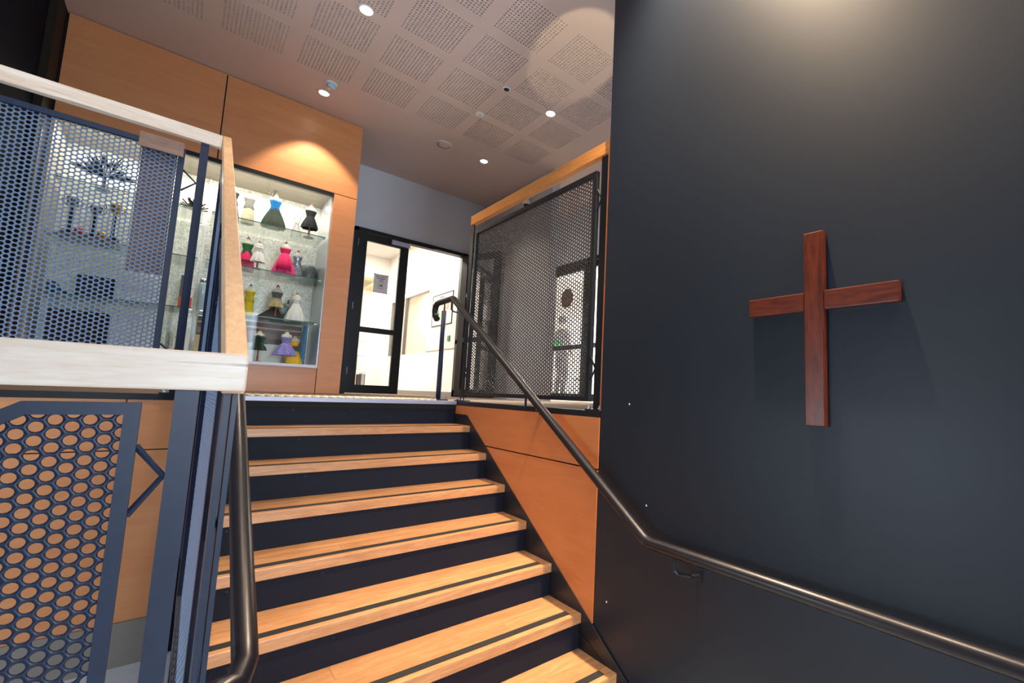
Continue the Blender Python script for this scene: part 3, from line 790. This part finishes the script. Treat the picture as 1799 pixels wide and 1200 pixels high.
def tr(t, c, h):
    MB().add([(c[0]-.17, c[1]-.02, c[2]+.002), (c[0]+.08, c[1]-.02, c[2]+.002), (c[0]+.07, c[1]+.10, c[2]+.002), (c[0]-.12, c[1]+.10, c[2]+.002), (c[0]+.015, c[1]+.03, c[2]+h*.36), (c[0]-.02, c[1]+.03, c[2]+h*.36)],
      [(0, 1, 4, 5), (1, 2, 4), (2, 3, 5, 4), (3, 0, 5), (0, 3, 2, 1)]).obj('train', FB['brown'], t)
form('miniature patterned bodice with tan skirt and dark train on third shelf', .70, 5.70, Z3, .37, FB['slate'], FB['tan'], .062, .60, .34, .14, 5, sub=tr)
form('miniature white tulle ball gown on the third shelf', .889, 5.76, Z3, .335, FB['white'], FB['white'], .10, .60, .0, .06, 10)
m = MB(); m.lathe([(.12, 0), (.13, .16), (.12, .2), (.06, .21)], (.80, 5.93, Z3), 26, .02, 9, sy=.6); m.box(.83, .845, 5.93, 5.94, Z3+.2, Z3+.26)
tag(m.obj('sequin_tub', SEQG, None, True), 'dark grey sequinned tub behind the gowns on the third shelf', 'bag')
m = MB(); 
tg = form('miniature dress of dark green leaves at the case bottom', .585, 5.65, Z0, .34, FB['dgreen'], FB['dgreen'], .062, .58, .36, .22, 11)
m = MB(); rnd = random.Random(3)
for i in range(120):
    a = rnd.uniform(0, 2*PI); z = rnd.uniform(.42, .80)*.34; r = .05+.012*rnd.random(); s_ = .012
    p = Vector((.585+r*math.cos(a), 5.65+r*math.sin(a)*.8, Z0+z)); d = Vector((rnd.uniform(-1, 1), rnd.uniform(-1, 1), rnd.uniform(-1, 1))).normalized()*s_; e = d.orthogonal().normalized()*s_*.5
    m.add([p-d, p+e, p+d, p-e], [(0, 1, 2, 3)])
lv = m.obj('leaves', FB['dgreen'], tg); lv['kind'] = 'stuff'
form('miniature lavender flowered knee length dress at the case bottom', .815, 5.64, Z0, .36, LAV, LAV, .105, .60, .24, .1, 7)
form('miniature yellow gown with green and red waist at the case bottom', .917, 5.82, Z0, .34, FB['gold'], FB['gold'], .085, .52, 0, .08, 8,
     sub=lambda t, c, h: (MB().lathe([(.047, h*.44), (.040, h*.56)], c, 18, sy=.85).obj('green_sash', FB['green'], t), MB().lathe([(.041, h*.565), (.040, h*.60)], c, 18, sy=.85).obj('red_belt', fab('red', srgb(180, 40, 40)), t)))
tag(box('white_carton', .40, .82, 5.91, 5.975, Z0, Z0+.21, plain('card_white', srgb(222, 220, 212), .7)), 'plain white carton standing behind the lavender dress', 'carton')
ct = thing('reflection_strips', 'dark and orange strips imitating a reflection at the back of the case bottom', 'rack', (.55, 6.03, Z0))  # reflection in the case glass, built as coloured strips on posts
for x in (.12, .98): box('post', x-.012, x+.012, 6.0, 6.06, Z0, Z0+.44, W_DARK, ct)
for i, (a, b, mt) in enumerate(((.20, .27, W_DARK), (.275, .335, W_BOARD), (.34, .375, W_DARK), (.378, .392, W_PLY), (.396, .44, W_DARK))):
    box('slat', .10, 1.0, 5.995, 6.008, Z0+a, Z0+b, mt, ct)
m = MB(); m.lathe([(.012, 0), (.012, .36)], (1.035, 5.9, Z0), 8); 
pl = [(1.0+.05*i/6, 5.93+.02*math.sin(i*1.3)) for i in range(7)]
m = MB(); v = [(x, y, Z0+.002) for x, y in pl]+[(x, y, Z0+.45) for x, y in pl]+[(x, y+.004, Z0+.45) for x, y in pl]+[(x, y+.004, Z0+.002) for x, y in pl]; f = []
for r_ in range(4):
    for i in range(6): f.append((r_*7+i, r_*7+i+1, ((r_+1) % 4)*7+i+1, ((r_+1) % 4)*7+i))
m.add(v, f); tag(m.obj('blue_cloth', fab('bluecloth', srgb(96, 150, 196))), 'pale blue folded cloth standing against the case side', 'cloth')

# left bay
GOLD = plain('trophy_gold', srgb(200, 156, 60), .25, .9); CHR = plain('trophy_silver', srgb(150, 150, 156), .2, .9); RED = plain('trophy_red', srgb(190, 34, 36), .4)
def trophy(label, x, y, h, colm, cup):
    t = thing('trophy', label, 'trophy', (x, y, Z2+.04), 'trophies on the second shelf')
    c = (x, y, Z2+.04)
    MB().box(x-.045, x+.045, y-.035, y+.035, c[2], c[2]+.035).obj('base', FB['black'], t)
    MB().lathe([(.016, .035), (.012, .06), (.012, h*.6), (.018, h*.62)], c, 14).obj('column', colm, t, True)
    MB().lathe([(.010, h*.62), (.014, h*.70), (.035, h*.80), (.038, h*.92), (.042, h*.95)], c, 18).obj('cup', cup, t, True)
    for s in (-1, 1): MB().tube([(x+s*.035, y, c[2]+h*.92), (x+s*.062, y, c[2]+h*.88), (x+s*.055, y, c[2]+h*.78), (x+s*.022, y, c[2]+h*.73)], .005, 6).obj('handle', cup, t)
trophy('tall grey trophy cup with red band on the second shelf', -.80, 5.75, .34, FB['charcoal'], CHR)
trophy('black column trophy in the middle of the second shelf', -.66, 5.75, .30, FB['black'], CHR)
trophy('black and gold trophy cup on the second shelf', -.545, 5.75, .36, FB['black'], GOLD)
tag(box('plinth', -.85, -.49, 5.66, 5.90, Z2, Z2+.04, W_BOARD, None, .003), 'low brown timber plinth under the trophies', 'plinth')
for i, (x, mt, lb) in enumerate(((-.735, RED, 'small red medal box leaning among the trophies'), (-.60, GOLD, 'small gold medal box leaning among the trophies'))):
    tag(MB().lathe([(.028, 0), (.030, .05), (.02, .06)], (x, 5.69, Z2+.0405), 12).obj('medal_pot', mt, None, True), lb.replace('medal box leaning', 'round pot standing'), 'pot')
ft = thing('feather_headdress', 'black and white feather headdress on the top shelf behind the mesh', 'headdress', (-.64, 5.75, Z1))
MB().lathe([(.05, 0), (.045, .02), (.012, .03), (.012, .16)], (-.64, 5.75, Z1), 14).obj('stand', FB['black'], ft, True)
m = MB(); rnd = random.Random(5)
m2 = MB()
for i in range(70):
    a = rnd.uniform(-1.5, 1.5); L = rnd.uniform(.12, .24); th = rnd.uniform(-.6, .6)
    d = Vector((math.sin(a), math.sin(th)*.5, math.cos(a))).normalized(); p = Vector((-.64, 5.75, Z1+.13)); s_ = d.cross(Vector((0, 1, 0))).normalized()*.013
    q = p+d*L*.55+Vector((0, -.01, 0)); (m if i % 4 else m2).add([p, q+s_, p+d*L, q-s_], [(0, 1, 2, 3)])
m.obj('feathers', FB['black'], ft)['kind'] = 'stuff'; m2.obj('white_feathers', FB['white'], ft)['kind'] = 'stuff'
tag(box('dark_box', -.72, -.49, 5.72, 5.92, Z3, Z3+.19, FB['charcoal'], None, .003), 'charcoal cardboard box on the third shelf behind the mesh', 'box')
t = thing('model_shoe', 'small dark and teal model shoe on the third shelf', 'model', (-.78, 5.68, Z3))
MB().prism([(0, 0), (.13, 0), (.13, .02), (.09, .035), (.05, .09), (0, .10)], lambda u, v, t_: (-.86+u, 5.65+.05*t_, Z3+v)).obj('upper', plain('teal', srgb(28, 78, 100), .4), t)
MB().prism([(-.003, 0), (.137, 0), (.137, .012), (-.003, .012)], lambda u, v, t_: (-.86+u, 5.645+.06*t_, Z3+v)).obj('sole', FB['black'], t)
PAT = spotty('dotted_white', srgb(30, 34, 44), srgb(238, 242, 250), 62, .17, .24)
tag(box('dotted_box', -.47, -.18, 5.66, 5.80, Z3, Z3+.25, PAT, None, .003), 'white box with dark dotted print on the third shelf', 'box')
tag(box('dotted_box', -.47, -.18, 5.66, 5.80, Z0, Z0+.36, PAT, None, .003), 'tall white box with dark dotted print at the case bottom', 'box')
tag(box('dark_box', -.84, -.50, 5.72, 5.95, Z0, Z0+.34, FB['brown'], None, .003), 'wide dark brown box at the case bottom behind the mesh', 'box')
tag(box('white_tube', -.89, -.85, 5.75, 5.79, Z0, Z0+.42, PLAST, None, .004), 'upright narrow white carton at the left end of the case bottom', 'carton')
tag(box('orange_box', -.06, .035, 5.64, 5.74, Z3, Z3+.10, plain('orange_card', srgb(214, 74, 30), .5), None, .002), 'small orange box on the third shelf between the navy bars', 'box')
tag(box('grey_album', -.06, .02, 5.78, 5.82, Z3, Z3+.33, FB['slate'], None, .002), 'dark grey upright album behind the orange box', 'album')
wc = tag(box('white_carton', -.06, .05, 5.60, 5.70, Z0, Z0+.27, plain('carton_white', srgb(232, 230, 226), .6), None, .002), 'white carton with grey lettering at the case bottom beside the navy bars', 'carton')
cu = bpy.data.curves.new('t', 'FONT'); cu.body = 'nold'; cu.size = .034; cu.extrude = .0008
to = bpy.data.objects.new('t', cu); col.objects.link(to); bpy.context.view_layer.update()
tm = bpy.data.meshes.new_from_object(to.evaluated_get(bpy.context.evaluated_depsgraph_get())); bpy.data.objects.remove(to)
for vtx in tm.vertices: vtx.co = Vector((-.052+vtx.co.x, 5.599+vtx.co.z*.3, Z0+.17+vtx.co.y))
link('lettering', tm, dk, wc)
MB().box(-.045, -.03, 5.5985, 5.6, Z0+.05, Z0+.075).box(-.022, .0, 5.5985, 5.6, Z0+.045, Z0+.08).box(.006, .022, 5.5985, 5.6, Z0+.048, Z0+.078).obj('printed_symbols', dk, wc)
def jar(label, x, z, r, h, mt):
    t = thing('jar', label, 'jar', (x, 5.66, z), 'jars beside the navy bars')
    MB().lathe([(r, 0), (r, h*.82), (r*.8, h*.88)], (x, 5.66, z), 18).obj('body', mt, t, True)
    MB().lathe([(r*.85, h*.88), (r*.85, h), (r*.8, h)], (x, 5.66, z), 18).obj('lid', STEEL, t, True)
jar('tall pale blue glass jar on the third shelf', .105, Z3, .034, .30, plain('pale_jar', srgb(190, 214, 224), .15, 0, .8))
jar('short dark green jar with steel lid on the third shelf', .168, Z3, .026, .24, plain('dark_jar', srgb(70, 92, 90), .15, 0, .8))
jar('rose pink jar at the case bottom', .175, Z0, .034, .25, plain('rose_jar', srgb(196, 106, 112), .2))
tag(box('paper_tag', .085, .125, 5.60, 5.605, Z0, Z0+.22, FB['tan']), 'narrow tan paper tag standing at the case bottom', 'tag')
tag(box('white_card', -.05, .04, 5.70, 5.71, Z2, Z2+.16, PLAST), 'blank white card on the second shelf left of the case mullion', 'card')
tag(box('white_card', .09+.03, .23, 5.70, 5.71, Z2, Z2+.24, PLAST), 'large blank white card on the second shelf right of the case mullion', 'card')
bt = thing('dried_bouquet', 'small dark dried bouquet on the top shelf beside the navy bar', 'bouquet', (-.03, 5.72, Z1))
m = MB(); rnd = random.Random(9)
for i in range(50):
    d = Vector((rnd.gauss(0, .6), rnd.gauss(0, .4), rnd.uniform(.2, 1))).normalized(); p = Vector((-.03, 5.72, Z1+.002))
    m.tube([p+d*.01, p+d*rnd.uniform(.06, .13)], [.003, .006], 5)
m.obj('stems', FB['brown'], bt)['kind'] = 'stuff'

# ================================================================== CORRIDOR THINGS
pb = tag(box('pinboard', XC-.014, XC-.001, 6.75, 7.94, .77, 1.878, GREYP), 'pale grey pinboard on the corridor wall', 'pinboard')
pc = thing('framed_picture', 'framed white picture with green and orange shapes on the pinboard', 'picture', (XC-.02, 7.33, 1.19))
box('sheet', XC-.020, XC-.0145, 6.955, 7.72, 1.195, 1.722, PLAST, pc)
m = MB(); m.box(XC-.026, XC-.015, 6.945, 7.73, 1.185, 1.197); m.box(XC-.026, XC-.015, 6.945, 7.73, 1.72, 1.732); m.box(XC-.026, XC-.015, 6.945, 6.957, 1.185, 1.732); m.box(XC-.026, XC-.015, 7.718, 7.73, 1.185, 1.732)
m.obj('frame', FRAME, pc)
def blob(name, cy, cz, ry, rz, mt): MB().prism([(cy+ry*math.cos(i*PI/8), cz+rz*math.sin(i*PI/8)) for i in range(16)], lambda u, v, t: (XC-.022+.002*t, u, v)).obj(name, mt, pc)
blob('green_shape', 7.52, 1.40, .07, .09, plain('pgreen', srgb(90, 190, 70), .6)); blob('green_shape', 7.44, 1.34, .06, .07, plain('pgreen2', srgb(120, 200, 90), .6))
blob('red_shape', 7.24, 1.43, .06, .11, plain('pred', srgb(236, 110, 90), .6)); blob('orange_shape', 7.12, 1.52, .04, .10, plain('porange', srgb(240, 140, 80), .6)); blob('yellow_shape', 7.36, 1.55, .04, .05, plain('pyel', srgb(236, 190, 70), .6))
m = MB()
for i in range(4): m.box(XC-.0215, XC-.020, 7.30+i*.045, 7.33+i*.045, 1.655, 1.69)
m.obj('printed_heading', dk, pc)
gs = tag(box('green_switch', XC-.03, XC, 6.97, 7.05, .90, .985, plain('switch_green', srgb(20, 120, 80), .4), None, .003), 'small green push button box on the corridor wall', 'switch')
# shelf unit glimpsed through the closed leaf
su = thing('shelf_unit', 'pale shelf unit glimpsed low through the closed door leaf', 'shelf', (3.2, 11.65, 0))
for z in (.02, .45, .85, 1.2): box('shelf', 2.84, 3.60, 11.5, 11.8, z, z+.03, PLAST, su)
for x in (2.81, 3.60): box('side', x, x+.03, 11.5, 11.8, 0, 1.25, PLAST, su)
x = 2.86
for c_ in ('slate', 'charcoal', 'tan', 'brown', 'grey', 'black', 'moss', 'dgreen'):
    tag(box('folder', x, x+.062, 11.52, 11.75, .0505, .0505+random.uniform(.30, .37), FB[c_]), 'upright %s folder on the lowest shelf of the pale unit' % {'slate': 'slate grey', 'grey': 'light grey', 'moss': 'moss green', 'dgreen': 'dark green'}.get(c_, c_), 'folder', 'folders on the lowest shelf')
    x += .09
tag(box('storage_tub', 3.0, 3.5, 11.53, 11.77, .8805, 1.04, plain('tub_white', srgb(226, 236, 244), .4)), 'pale blue white storage tub on the upper shelf of the pale unit', 'tub')

# ================================================================== PERSON in the bright room
def person(px, py):
    J = {}; E = []; bm = bmesh.new(); sk = bm.verts.layers.skin.verify()
    def V(n, x, y, z, r, r2=None):
        v = bm.verts.new((px+x, py+y, z)); v[sk].radius = (r, r2 or r); J[n] = v
    def L(*ns):
        for a, b in zip(ns[:-1], ns[1:]): bm.edges.new((J[a], J[b]))
    V('pel', 0, 0, .95, .15, .11); V('waist', 0, 0, 1.12, .135, .10); V('chest', 0, 0, 1.30, .16, .11); V('collar', 0, .0, 1.42, .10, .09)
    V('neck', 0, 0, 1.49, .052); V('jaw', .015, 0, 1.56, .068, .075); V('skull', .0, 0, 1.64, .088, .092); V('crown', 0, 0, 1.70, .06)
    L('pel', 'waist', 'chest', 'collar', 'neck', 'jaw', 'skull', 'crown')
    for s, n in ((1, 'l'), (-1, 'r')):
        V('hip'+n, .0, s*.09, .90, .095); V('knee'+n, .03, s*.10, .50, .062); V('calf'+n, .0, s*.10, .36, .058); V('ank'+n, -.02, s*.10, .10, .042); V('heel'+n, 0.0, s*.10, .045, .04); V('toe'+n, .15, s*.12, .035, .035)
        L('pel', 'hip'+n, 'knee'+n, 'calf'+n, 'ank'+n, 'heel'+n, 'toe'+n)
        V('sh'+n, 0, s*.17, 1.39, .065); V('el'+n, -.03, s*.23, 1.12, .045); V('wr'+n, .10, s*.22, .92, .03); V('pa'+n, .14, s*.22, .86, .032, .02)
        L('collar', 'sh'+n, 'el'+n, 'wr'+n, 'pa'+n)
        for i, (dy, ln) in enumerate(((-.024, .065), (-.008, .075), (.008, .07), (.024, .055))):
            V('f%d%s' % (i, n), .155, s*.22+dy, .83, .009); V('g%d%s' % (i, n), .16, s*.22+dy*1.1, .83-ln, .008); L('pa'+n, 'f%d%s' % (i, n), 'g%d%s' % (i, n))
        V('t'+n, .17, s*.20, .86, .010); V('u'+n, .195, s*.195, .82, .009); L('pa'+n, 't'+n, 'u'+n)
    for v in bm.verts: v[sk].use_root = (v == J['pel'])
    me = bpy.data.meshes.new('person'); bm.to_mesh(me); bm.free()
    o = bpy.data.objects.new('person', me); col.objects.link(o)
    o.modifiers.new('s', 'SKIN').use_smooth_shade = True
    o.modifiers.new('d', 'SUBSURF').levels = 2
    bpy.context.view_layer.update()
    nm = bpy.data.meshes.new_from_object(o.evaluated_get(bpy.context.evaluated_depsgraph_get()))
    bpy.data.objects.remove(o)
    nm.materials.clear()
    for mt in (fab('skin', srgb(196, 150, 124)), fab('dark_jacket', srgb(12, 20, 26)), fab('dark_trousers', srgb(10, 15, 22)), FB['black']): nm.materials.append(mt)
    for p in nm.polygons:
        c = p.center; z = c.z; hand = z < .93 and abs(c.y-py) > .17 and c.x-px > .07 and z > .7
        p.material_index = 0 if (z > 1.475 or hand) else 1 if z > .93 else (1 if (abs(c.y-py) > .17 and z > .85) else 2 if z > .09 else 3)
    root = bpy.data.objects.new('person', nm); col.objects.link(root)
    tag(root, 'person in dark jacket and trousers standing behind the second glazed door', 'person')
    hb = MB().lathe([(.088, 1.60), (.098, 1.66), (.088, 1.72), (.05, 1.755), (.01, 1.765)], (px-.018, py, 0), 18); hb.obj('hair', FB['black'], root, True)
    nb = MB()
    nb.add([(px+.08, py-.012, 1.59), (px+.08, py+.012, 1.59), (px+.108, py, 1.595), (px+.088, py, 1.64)], [(0, 1, 2), (0, 2, 3), (1, 3, 2), (0, 3, 1)])
    nb.obj('nose', MATS['fabric_cream'] if False else bpy.data.materials['skin'], root)
person(5.93, 7.42)

# chairs' legs glimpsed low through the second doors : simple stacking chairs
def chair(x, y, label):
    t = thing('stacking_chair', label, 'chair', (x, y, 0), 'chairs in the bright room')
    box('seat', x-.2, x+.2, y-.2, y+.2, .44, .47, FB['charcoal'], t, .006)
    box('backrest', x+.18, x+.2, y-.2, y+.2, .60, .85, FB['charcoal'], t, .006)
    for sx in (-.18, .18):
        for sy in (-.18, .18): MB().tube([(x+sx, y+sy, 0), (x+sx, y+sy, .44 if sx < 0 else .84)], .011, 8).obj('leg', BLACKM, t)
chair(6.9, 7.75, 'dark stacking chair beside the person in the bright room')
chair(6.5, 5.9, 'dark stacking chair seen past the edge of the second doors')
light_panel(6.6, 5.2, HC, 1.2, 1.2, 'large square ceiling light in the bright room near the second doors', 2400)
light_panel(7.6, 8.2, HC, 1.2, 1.2, 'large square ceiling light deep in the bright room', 2400)

# ================================================================== CEILING FIXTURES
def downlight(x, y, label, power, d=(0, 0, -1), angle=95, blend=.7, gim=False, color=WARM):
    t = thing('downlight', label, 'downlight', (x, y, HC), 'recessed ceiling downlights')
    MB().lathe([(.058, 0), (.058, -.006), (.046, -.008), (.044, -.002)], (x, y, HC), 24).obj('trim_ring', PLAST, t, True)
    m = MB(); dv = Vector(d).normalized()
    MB().lathe([(.040, -.010), (.030, -.014), (.004, -.016)], (x, y, HC), 20).obj('lens', LAMP, t, True)
    spot('downlight_beam', (x, y, HC-.03), d, power, color, angle, blend)
downlight(.84, 3.73, 'lit downlight over the head of the stairs', 120)
downlight(.84, 5.13, 'lit downlight close to the plywood wall, beside the white sensor dome', 130, (.02, .10, -1), 82, .35)
downlight(2.69, 3.74, 'lit downlight above the side balustrade', 90)
downlight(2.69, 5.16, 'lit downlight nearest the glazed doors', 90)
downlight(1.42, .98, 'lit downlight close to the charcoal wall above the cross', 1300, (.20, 0, -1), 84, .9, color=(1, .76, .52))
downlight(1.35, -.55, 'lit downlight by the charcoal wall behind the viewpoint', 480, (.20, 0, -1), 84, .9, color=(1, .76, .52))
downlight(.25, 1.9, 'lit downlight above the lower stair flight', 80)
downlight(-.45, 2.3, 'added unseen downlight above the void left of the stairs', 80, (0, .12, -1), 84, .7, color=(1, .92, .84))  # unseen downlight added to brighten the plywood, rail and mesh on the left
def dome(name, label, cat, x, y, prof, mt):
    t = thing(name, label, cat, (x, y, HC)); MB().lathe(prof[0], (x, y, HC), 24).obj('rim', PLAST, t, True); MB().lathe(prof[1], (x, y, HC), 24).obj('lens', mt, t, True)
dome('motion_sensor', 'white domed motion sensor on the ceiling near the plywood wall', 'sensor', .86, 4.92, ([(.055, 0), (.055, -.010), (.045, -.014)], [(.044, -.014), (.042, -.035), (.028, -.052), (.004, -.058)]), plain('sensor_lens', srgb(176, 200, 214), .3))
dome('ceiling_speaker', 'flat round white ceiling speaker near the back wall', 'speaker', 2.15, 5.165, ([(.095, 0), (.093, -.006), (.085, -.008)], [(.085, -.008), (.05, -.009), (.004, -.009)]), CEIL)
dome('smoke_detector', 'small pale round detector with a yellow indicator on the ceiling', 'detector', 2.156, 4.295, ([(.055, 0), (.05, -.012), (.03, -.018)], [(.012, -.018), (.010, -.022), (.002, -.023)]), plain('yellow_led', srgb(230, 190, 60), .4))
dome('ceiling_sensor', 'small round ceiling sensor with a dark centre', 'sensor', 2.144, 3.739, ([(.045, 0), (.042, -.008), (.03, -.010)], [(.028, -.0105), (.02, -.014), (.003, -.015)]), FB['charcoal'])
t = thing('security_camera', 'small white dome camera on the partition wall above the mesh', 'camera', (3.42, 5.18, 2.74))
MB().lathe([(.05, -.03), (.06, 0), (.06, .03), (.03, .04)], (3.39, 5.18, 2.74), 18).obj('housing', PLAST, t, True)
MB().lathe([(.004, -.07), (.03, -.06), (.042, -.03)], (3.39, 5.18, 2.74), 16).obj('dome', FB['charcoal'], t, True)
# wall uplight on the hidden face of the dark wall end
t = thing('wall_uplight', 'small black uplight on the back of the dark wall', 'uplight', (1.83, 1.45, 1.75))
MB().lathe([(.035, 0), (.045, .10), (.04, .10), (.035, .03)], (1.87, 1.45, 1.75), 18).obj('housing', BLACKM, t, True)
box('bracket', 1.80, 1.835, 1.43, 1.47, 1.77, 1.81, BLACKM, t)
spot('uplight_beam', (1.87, 1.45, 1.86), (.47, 1.42, 1.21), 70, (1, .84, .52), 23, .2, .02)
